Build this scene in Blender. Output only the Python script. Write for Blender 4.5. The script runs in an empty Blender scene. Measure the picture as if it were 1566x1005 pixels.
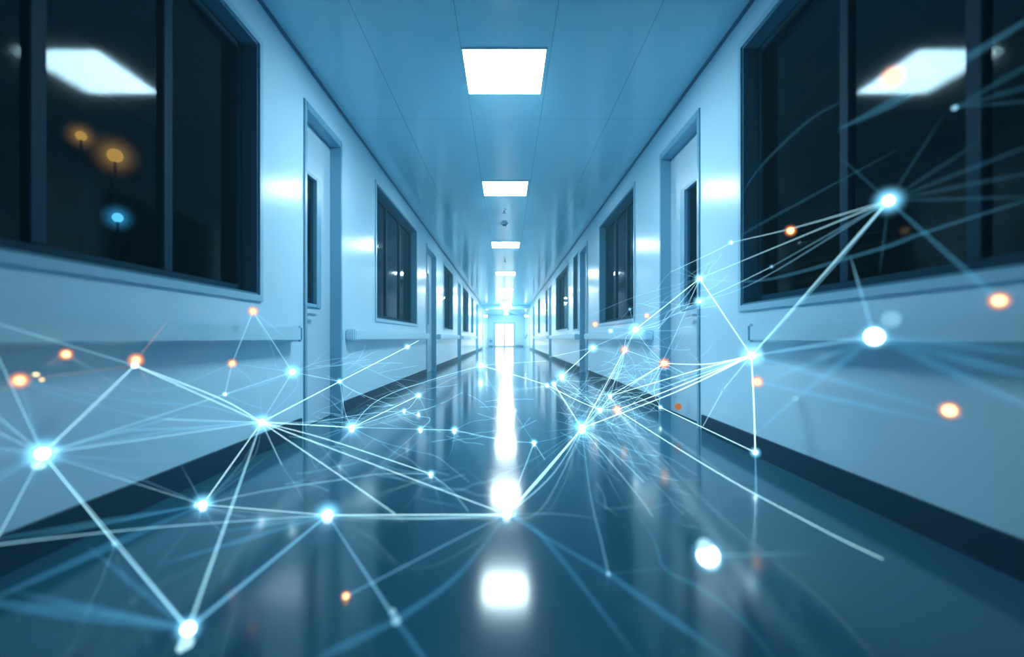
import bpy, bmesh, math, random
from mathutils import Vector, Matrix

random.seed(7)
PANEL = 60     # strength of the ceiling panels
HAZE = 0.02      # density of the haze in the air
SC = bpy.context.scene
COL = SC.collection

# ------------------------------------------------------------------ camera frame
F, VX, VY = 740.0, 774.0, 517.0        # focal length in pixels, vanishing point of the corridor
EYE = 0.68                             # camera height
CEIL = EYE + 1.99
HALF = 1.45                            # half the corridor's width
YB, YP, YE = -2.2, 29.5, 37.0          # back wall, portal, end wall

def at(px, py, d):
    return Vector(((px - VX) * d / F, d, EYE - (py - VY) * d / F))

# ------------------------------------------------------------------ materials
def mat(name):
    m = bpy.data.materials.new(name); m.use_nodes = True
    nt = m.node_tree; nt.nodes.clear()
    out = nt.nodes.new('ShaderNodeOutputMaterial')
    return m, nt, out

def N(nt, kind, **inp):
    n = nt.nodes.new(kind)
    for k, v in inp.items():
        n.inputs[k.replace('_', ' ')].default_value = v
    return n

def paint(name, col, rough, spec=0.5, var=0.06, scale=3.0, bump=0.0, metal=0.0, rvar=0.05):
    m, nt, out = mat(name)
    b = N(nt, 'ShaderNodeBsdfPrincipled', Metallic=metal)
    b.inputs['Specular IOR Level'].default_value = spec
    tc = N(nt, 'ShaderNodeTexCoord')
    nz = N(nt, 'ShaderNodeTexNoise', Scale=scale, Detail=4.0)
    nt.links.new(tc.outputs['Object'], nz.inputs['Vector'])
    mx = N(nt, 'ShaderNodeMix'); mx.data_type = 'RGBA'
    c = (*col, 1)
    mx.inputs['A'].default_value = tuple(v * (1 - var) for v in col) + (1,)
    mx.inputs['B'].default_value = tuple(min(1, v * (1 + var)) for v in col) + (1,)
    nt.links.new(nz.outputs['Fac'], mx.inputs['Factor'])
    nt.links.new(mx.outputs['Result'], b.inputs['Base Color'])
    mr = N(nt, 'ShaderNodeMapRange')
    mr.inputs['To Min'].default_value = max(0, rough - rvar); mr.inputs['To Max'].default_value = rough + rvar
    nt.links.new(nz.outputs['Fac'], mr.inputs['Value'])
    nt.links.new(mr.outputs['Result'], b.inputs['Roughness'])
    if bump:
        nb = N(nt, 'ShaderNodeTexNoise', Scale=120.0, Detail=2.0)
        nt.links.new(tc.outputs['Object'], nb.inputs['Vector'])
        bp = N(nt, 'ShaderNodeBump', Strength=bump, Distance=0.002)
        nt.links.new(nb.outputs['Fac'], bp.inputs['Height'])
        nt.links.new(bp.outputs['Normal'], b.inputs['Normal'])
    nt.links.new(b.outputs['BSDF'], out.inputs['Surface'])
    return m

def lamp(name, col, strength, sample=True):
    m, nt, out = mat(name)
    e = N(nt, 'ShaderNodeEmission', Color=(*col, 1), Strength=strength)
    nt.links.new(e.outputs[0], out.inputs['Surface'])
    if not sample: m.cycles.emission_sampling = 'NONE'
    return m

def filament_mat(name, col, strength):
    m, nt, out = mat(name)                      # a thread of light: adds its light to whatever is behind it
    e = N(nt, 'ShaderNodeEmission', Color=(*col, 1), Strength=strength)
    t = N(nt, 'ShaderNodeBsdfTransparent')
    a = N(nt, 'ShaderNodeAddShader')
    nt.links.new(e.outputs[0], a.inputs[0]); nt.links.new(t.outputs[0], a.inputs[1])
    nt.links.new(a.outputs[0], out.inputs['Surface'])
    m.cycles.emission_sampling = 'NONE'
    return m

def halo_mat(name, col, gain, absorb):
    m, nt, out = mat(name)                      # the glow around a light, built as an emitting ball, densest at its centre
    tc = N(nt, 'ShaderNodeTexCoord')
    ln = N(nt, 'ShaderNodeVectorMath'); ln.operation = 'LENGTH'
    nt.links.new(tc.outputs['Object'], ln.inputs[0])
    at_ = N(nt, 'ShaderNodeAttribute'); at_.attribute_type = 'OBJECT'; at_.attribute_name = 'radius'
    dv = N(nt, 'ShaderNodeMath'); dv.operation = 'DIVIDE'
    nt.links.new(ln.outputs['Value'], dv.inputs[0]); nt.links.new(at_.outputs['Fac'], dv.inputs[1])
    sb = N(nt, 'ShaderNodeMath'); sb.operation = 'SUBTRACT'; sb.use_clamp = True; sb.inputs[0].default_value = 1.0
    nt.links.new(dv.outputs[0], sb.inputs[1])
    pw = N(nt, 'ShaderNodeMath'); pw.operation = 'POWER'; pw.inputs[1].default_value = 3.0
    nt.links.new(sb.outputs[0], pw.inputs[0])
    per = N(nt, 'ShaderNodeMath'); per.operation = 'DIVIDE'
    nt.links.new(pw.outputs[0], per.inputs[0]); nt.links.new(at_.outputs['Fac'], per.inputs[1])
    ge = N(nt, 'ShaderNodeMath'); ge.operation = 'MULTIPLY'; ge.inputs[1].default_value = gain
    nt.links.new(per.outputs[0], ge.inputs[0])
    em = N(nt, 'ShaderNodeEmission', Color=(*col, 1))
    nt.links.new(ge.outputs[0], em.inputs['Strength'])
    ga = N(nt, 'ShaderNodeMath'); ga.operation = 'MULTIPLY'; ga.inputs[1].default_value = absorb
    nt.links.new(per.outputs[0], ga.inputs[0])
    ab = N(nt, 'ShaderNodeVolumeAbsorption', Color=(0, 0, 0, 1))
    nt.links.new(ga.outputs[0], ab.inputs['Density'])
    ad = N(nt, 'ShaderNodeAddShader')
    nt.links.new(em.outputs[0], ad.inputs[0]); nt.links.new(ab.outputs[0], ad.inputs[1])
    nt.links.new(ad.outputs[0], out.inputs['Volume'])
    m.cycles.emission_sampling = 'NONE'
    return m

def glass_mat(name, tint, refl_rough=0.07, ior=1.45):
    m, nt, out = mat(name)
    t = N(nt, 'ShaderNodeBsdfTransparent', Color=(*tint, 1))
    g = N(nt, 'ShaderNodeBsdfGlossy', Color=(0.34, 0.43, 0.47, 1), Roughness=refl_rough)
    fr = N(nt, 'ShaderNodeFresnel', IOR=ior)
    mx = N(nt, 'ShaderNodeMixShader')
    ge = N(nt, 'ShaderNodeNewGeometry')             # the far face of a pane only lets light through
    fb = N(nt, 'ShaderNodeMath'); fb.operation = 'SUBTRACT'; fb.inputs[0].default_value = 1.0
    nt.links.new(ge.outputs['Backfacing'], fb.inputs[1])
    fm = N(nt, 'ShaderNodeMath'); fm.operation = 'MULTIPLY'
    nt.links.new(fr.outputs[0], fm.inputs[0]); nt.links.new(fb.outputs[0], fm.inputs[1])
    nt.links.new(fm.outputs[0], mx.inputs[0]); nt.links.new(t.outputs[0], mx.inputs[1]); nt.links.new(g.outputs[0], mx.inputs[2])
    nt.links.new(mx.outputs[0], out.inputs['Surface'])
    return m

def ceiling_mat():
    m = paint('ceiling_paint', CEILCOL, 0.16, 0.3, 0.04, 1.5)
    nt = m.node_tree
    b = next(n for n in nt.nodes if n.type == 'BSDF_PRINCIPLED')
    src = b.inputs['Base Color'].links[0].from_socket
    tc = next(n for n in nt.nodes if n.type == 'TEX_COORD')
    br = N(nt, 'ShaderNodeTexBrick', Scale=1.0)     # joints between the ceiling boards
    br.offset = 0.0
    br.inputs['Mortar Size'].default_value = 0.004; br.inputs['Mortar Smooth'].default_value = 0.3
    br.inputs['Brick Width'].default_value = 0.62; br.inputs['Row Height'].default_value = 2.4
    br.inputs['Color1'].default_value = br.inputs['Color2'].default_value = (1, 1, 1, 1)
    br.inputs['Mortar'].default_value = (0.62, 0.66, 0.7, 1)
    mp = N(nt, 'ShaderNodeMapping'); mp.inputs['Location'].default_value = (0.31, 0.4, 0)
    nt.links.new(tc.outputs['Object'], mp.inputs['Vector']); nt.links.new(mp.outputs[0], br.inputs['Vector'])
    mu = N(nt, 'ShaderNodeMix'); mu.data_type = 'RGBA'; mu.blend_type = 'MULTIPLY'; mu.inputs['Factor'].default_value = 1
    nt.links.new(src, mu.inputs['A']); nt.links.new(br.outputs['Color'], mu.inputs['B'])
    nt.links.new(mu.outputs['Result'], b.inputs['Base Color'])
    return m

WALLCOL = (0.49, 0.76, 0.90)
CEILCOL = (0.42, 0.76, 0.90)
FLOORCOL = (0.022, 0.12, 0.19)
M = dict(
    wall=paint('wall_paint', WALLCOL, 0.21, 0.17, 0.012, 1.2, rvar=0.008),
    ceil=ceiling_mat(),
    floor=paint('floor_resin', FLOORCOL, 0.12, 0.5, 0.05, 0.8, rvar=0.02),
    base=paint('baseboard_vinyl', (0.008, 0.05, 0.085), 0.5, 0.12),
    door=paint('door_laminate', (0.42, 0.62, 0.74), 0.3, 0.5, 0.03),
    jamb=paint('door_jamb_paint', (0.16, 0.40, 0.55), 0.3, 0.5, 0.03),
    frame=paint('window_frame_paint', (0.005, 0.045, 0.08), 0.6, 0.05),
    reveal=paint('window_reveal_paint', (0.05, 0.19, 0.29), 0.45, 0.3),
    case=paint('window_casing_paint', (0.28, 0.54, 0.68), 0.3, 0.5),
    portal=paint('portal_paint', (0.30, 0.62, 0.80), 0.35, 0.4),
    trim=paint('painted_shadow_gap', (0.06, 0.16, 0.24), 0.5, 0.3),  # dark colour stands for the shade in the ceiling gap
    rail=paint('handrail_vinyl', (0.44, 0.73, 0.87), 0.3, 0.5),
    dark=paint('dark_bracket', (0.05, 0.13, 0.19), 0.4, 0.4),
    steel=paint('brushed_steel', (0.45, 0.6, 0.7), 0.3, 0.5, metal=1.0),
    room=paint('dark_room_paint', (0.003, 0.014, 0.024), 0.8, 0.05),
    post=paint('dark_room_post', (0.05, 0.15, 0.22), 0.6, 0.2),
    glass=glass_mat('window_glass', (0.6, 0.8, 0.9)),
    plastic=paint('white_plastic', (0.6, 0.75, 0.83), 0.35),
    bluebox=paint('blue_plastic', (0.06, 0.28, 0.48), 0.35),
    panel_0=lamp('ceiling_panel_light_0', (0.60, 0.84, 0.96), PANEL * 1.06),
    panel_1=lamp('ceiling_panel_light_1', (0.60, 0.84, 0.96), PANEL * 0.85),
    panel_2=lamp('ceiling_panel_light_2', (0.60, 0.84, 0.96), PANEL * 1.0),
    panel_3=lamp('ceiling_panel_light_3', (0.60, 0.84, 0.96), PANEL * 1.6),
    panel_4=lamp('ceiling_panel_light_4', (0.60, 0.84, 0.96), PANEL * 2.1),
    panel_5=lamp('ceiling_panel_light_5', (0.60, 0.84, 0.96), PANEL * 2.5),
    panel_6=lamp('ceiling_panel_light_6', (0.60, 0.84, 0.96), PANEL * 2.6),
    panel_7=lamp('ceiling_panel_light_7', (0.60, 0.84, 0.96), PANEL * 2.6),
    end_glass=lamp('daylit_door_glass', (0.62, 0.90, 1.0), 4.5),
    spot=lamp('downlight_lens', (0.6, 0.88, 1.0), 700.0),
    wall_spot=lamp('wall_lamp_globe', (0.6, 0.88, 1.0), 40.0),
    warm=lamp('warm_glow', (1.0, 0.34, 0.06), 1.0, False),  # emitter for the made-up glow globes behind the near left glass
    cool=lamp('cyan_glow', (0.25, 0.75, 1.0), 1.3, False),
)

# ------------------------------------------------------------------ mesh helpers
def link(name, bm, material, parent=None, smooth=False):
    me = bpy.data.meshes.new(name)
    bmesh.ops.recalc_face_normals(bm, faces=bm.faces)
    bm.to_mesh(me); bm.free()
    if smooth:
        for p in me.polygons: p.use_smooth = True
    me.materials.append(M[material] if isinstance(material, str) else material)
    o = bpy.data.objects.new(name, me); COL.objects.link(o)
    if parent is not None: o.parent = parent
    return o

def box(bm, x0, x1, y0, y1, z0, z1, bev=0.0):
    g = bmesh.ops.create_cube(bm, size=1.0)
    vs = g['verts']
    for v in vs:
        v.co = Vector(((x0 + x1) / 2 + v.co.x * (x1 - x0), (y0 + y1) / 2 + v.co.y * (y1 - y0), (z0 + z1) / 2 + v.co.z * (z1 - z0)))
    if bev:
        es = list({e for v in vs for e in v.link_edges})
        bmesh.ops.bevel(bm, geom=es, offset=bev, segments=2, affect='EDGES')

def cyl(bm, c, axis, r, depth, r2=None, seg=24):
    g = bmesh.ops.create_cone(bm, cap_ends=True, segments=seg, radius1=r, radius2=r if r2 is None else r2, depth=depth)
    rot = Vector((0, 0, 1)).rotation_difference(Vector(axis)).to_matrix().to_4x4()
    bmesh.ops.transform(bm, matrix=Matrix.Translation(c) @ rot, verts=g['verts'])

def boxes(name, material, parent, *bs, bev=0.0):
    bm = bmesh.new()
    for b in bs: box(bm, *b, bev=bev)
    return link(name, bm, material, parent)

def thing(name, label, cat, loc=(0, 0, 0), group=None, kind=None):
    o = bpy.data.objects.new(name, None); COL.objects.link(o)
    o.location = loc; o.empty_display_size = 0.1
    tag(o, label, cat, group, kind); return o

def tag(o, label=None, cat=None, group=None, kind=None):
    if label: o['label'] = label
    if cat: o['category'] = cat
    if group: o['group'] = group
    if kind: o['kind'] = kind
    return o

def structure(name, material, *bs, label=None, cat=None):
    o = boxes(name, material, None, *bs)
    return tag(o, label, cat, None, 'structure')

# ------------------------------------------------------------------ the shell
TOP = 2.40
WIN_L = [(0.95, 2.83, 0.93, 2.40), (5.39, 7.83, 0.90, 2.40), (11.2, 13.1, 0.90, 2.40), (16.2, 18.5, 0.90, 2.40), (20.0, 21.3, 0.90, 2.40)]
DOOR_L = [(3.46, 4.26), (8.8, 10.0), (14.5, 15.5), (23.3, 25.0)]
WIN_R = [(0.95, 2.97, 0.88, 2.46), (5.47, 7.5, 0.90, 2.40), (9.75, 10.4, 0.86, 2.40), (11.3, 14.0, 0.90, 2.40), (16.9, 17.6, 0.90, 2.40), (20.6, 21.9, 0.90, 2.40)]
DOOR_R = [(3.61, 4.55), (8.6, 9.5), (15.5, 16.3), (24.5, 26.2)]
TH = 0.11

def wall_boxes(s, wins, doors):
    """Wall slabs around the openings on side s."""
    cuts = sorted([(a, b, z0, z1) for a, b, z0, z1 in wins] + [(a, b, 0.0, TOP) for a, b in doors])
    x0, x1 = sorted((s * HALF, s * (HALF + TH)))
    out, y = [], YB
    for a, b, z0, z1 in cuts:
        out.append((x0, x1, y, a, 0, CEIL))
        if z0 > 0: out.append((x0, x1, a, b, 0, z0))
        out.append((x0, x1, a, b, z1, CEIL))
        y = b
    out.append((x0, x1, y, YP, 0, CEIL))
    return out

structure('wall_left', 'wall', *wall_boxes(-1, WIN_L, DOOR_L), label='long pale blue wall on the left with windows and doors', cat='wall')
structure('wall_right', 'wall', *wall_boxes(1, WIN_R, DOOR_R), label='long pale blue wall on the right with windows and doors', cat='wall')
structure('floor', 'floor', (-3.6, 3.6, YB, YE + 0.3, -0.1, 0.0), label='glossy blue corridor floor mirroring lights and walls', cat='floor')
structure('ceiling', 'ceil', (-3.6, 3.6, YB, YP, CEIL, CEIL + 0.1), label='smooth blue ceiling with a row of square light panels', cat='ceiling')
structure('wall_back_added', 'room', (-HALF - TH, HALF + TH, YB - 0.1, YB, 0, CEIL), label='added dark wall closing the corridor unseen behind the viewer', cat='wall')  # unseen, added to keep the light in; dark to cut its bounce
# dark rooms behind the windows
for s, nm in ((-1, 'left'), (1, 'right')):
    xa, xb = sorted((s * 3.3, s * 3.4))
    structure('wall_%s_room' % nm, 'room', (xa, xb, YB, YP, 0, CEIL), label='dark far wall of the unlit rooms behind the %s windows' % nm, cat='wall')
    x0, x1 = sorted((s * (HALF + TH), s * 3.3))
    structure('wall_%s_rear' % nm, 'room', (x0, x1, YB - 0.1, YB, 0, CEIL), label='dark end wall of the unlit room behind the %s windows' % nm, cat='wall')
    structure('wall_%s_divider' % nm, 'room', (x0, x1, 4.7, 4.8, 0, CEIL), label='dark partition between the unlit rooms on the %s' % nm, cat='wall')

def base_boxes(s, doors):
    x0, x1 = sorted((s * HALF, s * (HALF - 0.014)))
    out, y = [], YB
    for a, b in doors:
        out.append((x0, x1, y, a - 0.05, 0, 0.115)); y = b + 0.05
    out.append((x0, x1, y, YP, 0, 0.115))
    return out
structure('baseboard_left', 'base', *base_boxes(-1, DOOR_L), label='dark navy baseboard along the left wall', cat='baseboard')
structure('baseboard_right', 'base', *base_boxes(1, DOOR_R), label='dark navy baseboard along the right wall', cat='baseboard')
structure('shadow_gap_1', 'trim', (-HALF, -HALF + 0.012, YB, YP, CEIL - 0.022, CEIL), label='thin dark line where the left wall meets the ceiling', cat='trim')  # dark strips painted in for the shadow gap under the ceiling
structure('shadow_gap_2', 'trim', (HALF - 0.012, HALF, YB, YP, CEIL - 0.022, CEIL), label='thin dark line where the right wall meets the ceiling', cat='trim')

# ------------------------------------------------------------------ windows
WIN_LAB = {
    -1: ['huge dark window nearest on the left wall, orange glow in its glass', 'dark three-pane window between the first two left doors',
         'dark window beyond the second left door', 'dark window beyond the third left door', 'narrow dark far window, last on the left wall'],
    1: ['huge dark window nearest on the right wall, filaments crossing before it', 'dark window beyond the first right door, orange orbs below it',
        'narrow dark window just beyond the second right door', 'wide dark window between the second and third right doors',
        'narrow dark window beyond the third right door', 'small dark far window, last on the right wall'],
}
wn = 0
def window(s, i, a, b, z0, z1):
    global wn
    wn += 1
    t = thing('window_%d' % wn, WIN_LAB[s][i], 'window', (s * HALF, a, z0), kind='structure')
    X = lambda *p: tuple(sorted(s * (q) for q in p))
    L, H = b - a, z1 - z0
    # casing: a thin lip on the wall face around the opening
    lip, pr = 0.035, -0.012
    c = X(pr, 0.004)
    boxes('casing', 'case', t, (*c, -lip, 0, -lip, H + lip), (*c, L, L + lip, -lip, H + lip), (*c, 0, L, H, H + lip), (*c, 0, L, -lip, 0))
    # reveal lining
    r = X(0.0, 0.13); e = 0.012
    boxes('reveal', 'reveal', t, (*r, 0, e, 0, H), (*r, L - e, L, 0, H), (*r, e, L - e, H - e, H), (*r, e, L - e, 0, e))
    # sash frame
    f = X(0.085, 0.125); w = 0.045
    boxes('window_frame', 'frame', t, (*f, e, e + w, e, H - e), (*f, L - e - w, L - e, e, H - e), (*f, e + w, L - e - w, H - e - w, H - e), (*f, e + w, L - e - w, e, e + w), bev=0.004)
    n = 3 if L > 1.5 else 2 if L > 1.0 else 1
    ys = [e + w + (L - 2 * e - 2 * w) * k / n for k in range(n + 1)]
    if i == 0: ys = [ys[0], 1.59 - a, 2.2 - a, ys[-1]]
    for k in range(1, n):
        m = boxes('mullion', 'frame', t, (*f, ys[k] - 0.03, ys[k] + 0.03, e + w, H - e - w), bev=0.004)
    for k in range(n):
        boxes('pane', 'glass', t, (*X(0.103, 0.106), ys[k] + (0.03 if k else 0), ys[k + 1] - (0.03 if k < n - 1 else 0), e + w, H - e - w))
for i, q in enumerate(WIN_L): window(-1, i, *q)
for i, q in enumerate(WIN_R): window(1, i, *q)

# ------------------------------------------------------------------ doors
DOOR_LAB = {-1: ['pale blue door nearest on the left with tall narrow vision panel', 'second door along the left wall, beyond the three-pane window',
                 'third door along the left wall, far down', 'last door on the left wall, before the portal'],
            1: ['pale blue door nearest on the right with tall narrow vision panel', 'second door along the right wall, beside the narrow window',
                'third door along the right wall, far down', 'last door on the right wall, before the portal']}
dn = 0
def door(s, i, a, b):
    global dn
    dn += 1
    t = thing('door_%d' % dn, DOOR_LAB[s][i], 'door', (s * HALF, a, 0), kind='structure')
    X = lambda *p: tuple(sorted(s * q for q in p))
    L = b - a
    r = X(-0.012, 0.13); w = 0.045
    boxes('door_frame', 'jamb', t, (*r, 0, w, 0, TOP), (*r, L - w, L, 0, TOP), (*r, w, L - w, TOP - 0.06, TOP), bev=0.004)
    lf = X(0.085, 0.125)
    v0, v1, z0, z1 = 0.16 * L, 0.66 * L, 0.92, 1.97
    bm = bmesh.new()
    box(bm, *lf, w, v0, 0.006, TOP - 0.064); box(bm, *lf, v1, L - w, 0.006, TOP - 0.064)
    box(bm, *lf, v0, v1, 0.006, z0); box(bm, *lf, v0, v1, z1, TOP - 0.064)
    leaf = link('leaf', bm, 'door', t)
    vf = X(0.072, 0.125); q = 0.03
    vp = boxes('vision_panel_frame', 'jamb', leaf, (*vf, v0, v0 + q, z0, z1), (*vf, v1 - q * 3.2, v1, z0, z1), (*vf, v0 + q, v1 - q * 3.2, z0, z0 + q), (*vf, v0 + q, v1 - q * 3.2, z1 - q, z1), bev=0.003)
    boxes('vision_panel', 'glass', leaf, (*X(0.1, 0.104), v0 + q, v1 - q * 3.2, z0 + q, z1 - q))
    bm = bmesh.new()
    hy = v0 + 0.10
    box(bm, *X(0.078, 0.086), hy - 0.025, hy + 0.025, 0.74, 0.90, bev=0.003)
    cyl(bm, Vector((s * 0.06, hy, 0.86)), (1, 0, 0), 0.010, 0.05, seg=12)
    box(bm, *X(0.034, 0.052), hy - 0.01, hy + 0.115, 0.85, 0.87, bev=0.004)
    link('handle', bm, 'steel', t)
    # dark closet behind the vision panel
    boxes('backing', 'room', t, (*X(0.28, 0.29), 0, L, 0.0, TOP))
for i, q in enumerate(DOOR_L): door(-1, i, *q)
for i, q in enumerate(DOOR_R): door(1, i, *q)

# ------------------------------------------------------------------ handrails
def handrail(s, a, b, label):
    t = thing('handrail', label, 'handrail', (s * HALF, a, 0.655), group='handrails along the corridor walls')
    L = b - a
    X = lambda *p: tuple(sorted(-s * q for q in p))
    bm = bmesh.new(); box(bm, *X(0.028, 0.085), 0.04, L - 0.04, 0.0, 0.105, bev=0.014); link('rail', bm, 'rail', t)
    for y in (0.0, L - 0.04):
        bm = bmesh.new(); box(bm, *X(0.0, 0.085), y, y + 0.04, 0.0, 0.105, bev=0.012); link('end_cap', bm, 'rail', t)
    n = max(1, int(L / 1.2))
    bm = bmesh.new(); box(bm, *X(0.0, 0.03), 0.04, L - 0.04, 0.02, 0.085); link('bracket', bm, 'dark', t)
for a, b, lab in ((0.3, 3.27, 'pale handrail below the huge left window'), (4.36, 8.7, 'pale handrail between the first and second left doors'),
                  (10.1, 14.4, 'pale handrail between the second and third left doors'), (15.6, 23.2, 'pale handrail between the third and last left doors')):
    handrail(-1, a, b, lab)
for a, b, lab in ((0.3, 2.76, 'pale handrail below the huge right window'), (4.75, 8.5, 'pale handrail between the first and second right doors'),
                  (9.6, 15.4, 'pale handrail between the second and third right doors'), (16.4, 24.4, 'pale handrail between the third and last right doors')):
    handrail(1, a, b, lab)

# ------------------------------------------------------------------ ceiling lights
PY = [3.62, 6.43, 10.3, 14.9, 19.9, 23.9, 27.3, 28.9]
ORD = ['large square ceiling light panel nearest overhead', 'second square ceiling light panel along the corridor', 'third ceiling light panel along the corridor',
       'fourth ceiling light panel along the corridor', 'fifth ceiling light panel along the corridor', 'sixth ceiling light panel along the corridor',
       'seventh ceiling light panel, next to last before the portal', 'last ceiling light panel, right before the portal']
for pi, (y, lab) in enumerate(zip(PY, ORD)):
    t = thing('ceiling_light', lab, 'ceiling light', (-0.012, y, CEIL), group='ceiling light panels')
    hx, hy = 0.286, 0.30
    boxes('frame', 'plastic', t, (-hx - .012, -hx, -hy - .012, hy + .012, -0.012, 0), (hx, hx + .012, -hy - .012, hy + .012, -0.012, 0), (-hx, hx, -hy - .012, -hy, -0.012, 0), (-hx, hx, hy, hy + .012, -0.012, 0))
    boxes('diffuser', 'panel_%d' % pi, t, (-hx, hx, -hy, hy, -0.008, -0.001))

def detector(y, lab):
    t = thing('smoke_detector', lab, 'smoke detector', (-0.03, y, CEIL))
    bm = bmesh.new(); cyl(bm, Vector((0, 0, -0.012)), (0, 0, 1), 0.055, 0.024, 0.065); link('base', bm, 'plastic', t)
    bm = bmesh.new(); cyl(bm, Vector((0, 0, -0.036)), (0, 0, 1), 0.03, 0.026, 0.042); link('sensor_cap', bm, 'dark', t)
detector(8.4, 'round smoke detector on the ceiling between second and third light panels')
def sprinkler(y, lab):
    t = thing('sprinkler_head', lab, 'sprinkler', (-0.03, y, CEIL), group='ceiling sprinkler heads')
    bm = bmesh.new(); cyl(bm, Vector((0, 0, -0.004)), (0, 0, 1), 0.035, 0.008); link('escutcheon', bm, 'steel', t)
    bm = bmesh.new(); cyl(bm, Vector((0, 0, -0.03)), (0, 0, 1), 0.012, 0.045, seg=12); cyl(bm, Vector((0, 0, -0.055)), (0, 0, 1), 0.03, 0.005); link('nozzle', bm, 'dark', t)
sprinkler(7.5, 'small sprinkler head just beyond the second light panel')
sprinkler(12.3, 'small sprinkler head beyond the third light panel')

# ------------------------------------------------------------------ portal and end of the corridor
XI, ZI = 1.40, 2.46
structure('wall_portal', 'portal', (-HALF - TH, -XI, YP, YP + 0.3, 0, CEIL), (XI, HALF + TH, YP, YP + 0.3, 0, CEIL), (-XI, XI, YP, YP + 0.3, ZI, CEIL),
          label='blue portal frame spanning the far corridor', cat='wall')
structure('wall_left_end', 'wall', (-XI - 0.1, -XI, YP + 0.3, YE, 0, ZI), label='pale left wall beyond the portal', cat='wall')
structure('wall_right_end', 'wall', (XI, XI + 0.1, YP + 0.3, YE, 0, ZI), label='pale right wall beyond the portal', cat='wall')
structure('ceiling_end', 'ceil', (-XI, XI, YP + 0.3, YE, ZI, ZI + 0.1), label='lower ceiling beyond the portal', cat='ceiling')
DW, DH = 0.80, 1.86
DX = -0.13
structure('wall_end', 'wall', (-XI, DX - DW, YE, YE + 0.15, 0, ZI), (DX + DW, XI, YE, YE + 0.15, 0, ZI), (DX - DW, DX + DW, YE, YE + 0.15, DH, ZI), label='pale end wall around the bright double door', cat='wall')
structure('baseboard_end', 'base', (-XI, DX - DW - .05, YE - 0.014, YE, 0, 0.1), (DX + DW + .05, XI, YE - 0.014, YE, 0, 0.1), label='dark baseboard of the end wall', cat='baseboard')
structure('trim_3', 'portal', (-XI + .0, -XI + .09, YE - 0.5, YE - 0.4, 0, ZI), (XI - .09, XI, YE - 0.5, YE - 0.4, 0, ZI), (-XI + .09, XI - .09, YE - 0.5, YE - 0.4, ZI - .1, ZI), label='thin blue frame around the end of the corridor', cat='trim')
t = thing('door_9', 'bright glazed double door glowing at the end of the corridor', 'door', (DX, YE, 0), kind='structure')
boxes('door_frame', 'jamb', t, (-DW, -DW + .06, -0.03, .1, 0, DH), (DW - .06, DW, -0.03, .1, 0, DH), (-DW + .06, DW - .06, -0.03, .1, DH - .06, DH))
for s in (-1, 1):
    x0, x1 = sorted((s * 0.004, s * (DW - .064)))
    lf = boxes('door_leaf', 'door', t, (x0, x0 + .06, 0, .05, .01, DH - .064), (x1 - .06, x1, 0, .05, .01, DH - .064), (x0 + .06, x1 - .06, 0, .05, DH - .12, DH - .064), (x0 + .06, x1 - .06, 0, .05, .01, .1))
    boxes('glazing', 'end_glass', lf, (x0 + .06, x1 - .06, .02, .03, .1, DH - .12))
    boxes('push_bar', 'steel', lf, (x0 + .05, x1 - .05, -0.05, -0.01, .50, .54))
def small(name, lab, cat, c, sx, sy, sz, m, m2=None, group=None):
    t = thing(name, lab, cat, c, group=group)
    boxes('body', m, t, (-sx / 2, sx / 2, -sy / 2, sy / 2, 0, sz), bev=min(sx, sy, sz) * .15)
    boxes('cover', m2 or 'plastic', t, (-sx / 2 * .8, sx / 2 * .8, -sy / 2 - .012, -sy / 2, sz * .55, sz * .95))
    return t
small('wall_dispenser', 'blue box on the end wall left of the bright double door', 'dispenser', (-1.14, YE - .07, 0.36), 0.2, 0.13, 0.36, 'bluebox')
small('waste_bin', 'low blue bin standing right of the bright double door', 'bin', (0.93, YE - .45, 0.0), 0.26, 0.24, 0.3, 'bluebox')
small('wall_box', 'small dark box on the right wall beyond the portal', 'wall box', (1.34, 34.0, 0.62), 0.12, 0.3, 0.2, 'bluebox')
small('wall_box', 'dark box high on the right wall beyond the portal', 'wall box', (1.34, 31.5, 0.78), 0.12, 0.3, 0.22, 'bluebox')
t = thing('exit_sign', 'small dark sign hanging from the ceiling beyond the portal', 'sign', (0.42, 33.0, ZI))
boxes('panel', 'dark', t, (-.16, .16, -.02, .02, -.2, -.06)); boxes('hanger', 'steel', t, (-.1, -.09, -.005, .005, -.06, 0)); boxes('hanger', 'steel', t, (.09, .1, -.005, .005, -.06, 0))
for x, y, lab in ((0, 31.0, 'small round downlight just beyond the portal'), (0, 35.0, 'small round downlight before the end wall')):
    t = thing('downlight', lab, 'ceiling light', (x, y, ZI), group='downlights beyond the portal')
    bm = bmesh.new(); cyl(bm, Vector((0, 0, -.01)), (0, 0, 1), .14, .02); link('rim', bm, 'plastic', t)
    bm = bmesh.new(); cyl(bm, Vector((0, 0, -.022)), (0, 0, 1), .12, .006); link('lens', bm, 'spot', t)
for s, w in ((-1, 'left'), (1, 'right')):
    t = thing('wall_light', 'small round lamp high on the %s wall beyond the portal' % w, 'wall light', (s * XI, 33.0, 2.18), group='wall lamps beyond the portal')
    bm = bmesh.new(); cyl(bm, Vector((-s * .015, 0, 0)), (1, 0, 0), .05, .03); link('mount', bm, 'plastic', t)
    bm = bmesh.new(); bmesh.ops.create_uvsphere(bm, u_segments=16, v_segments=10, radius=.055); bmesh.ops.translate(bm, vec=(-s * .07, 0, 0), verts=bm.verts); link('globe', bm, 'wall_spot', t, True)

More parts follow.
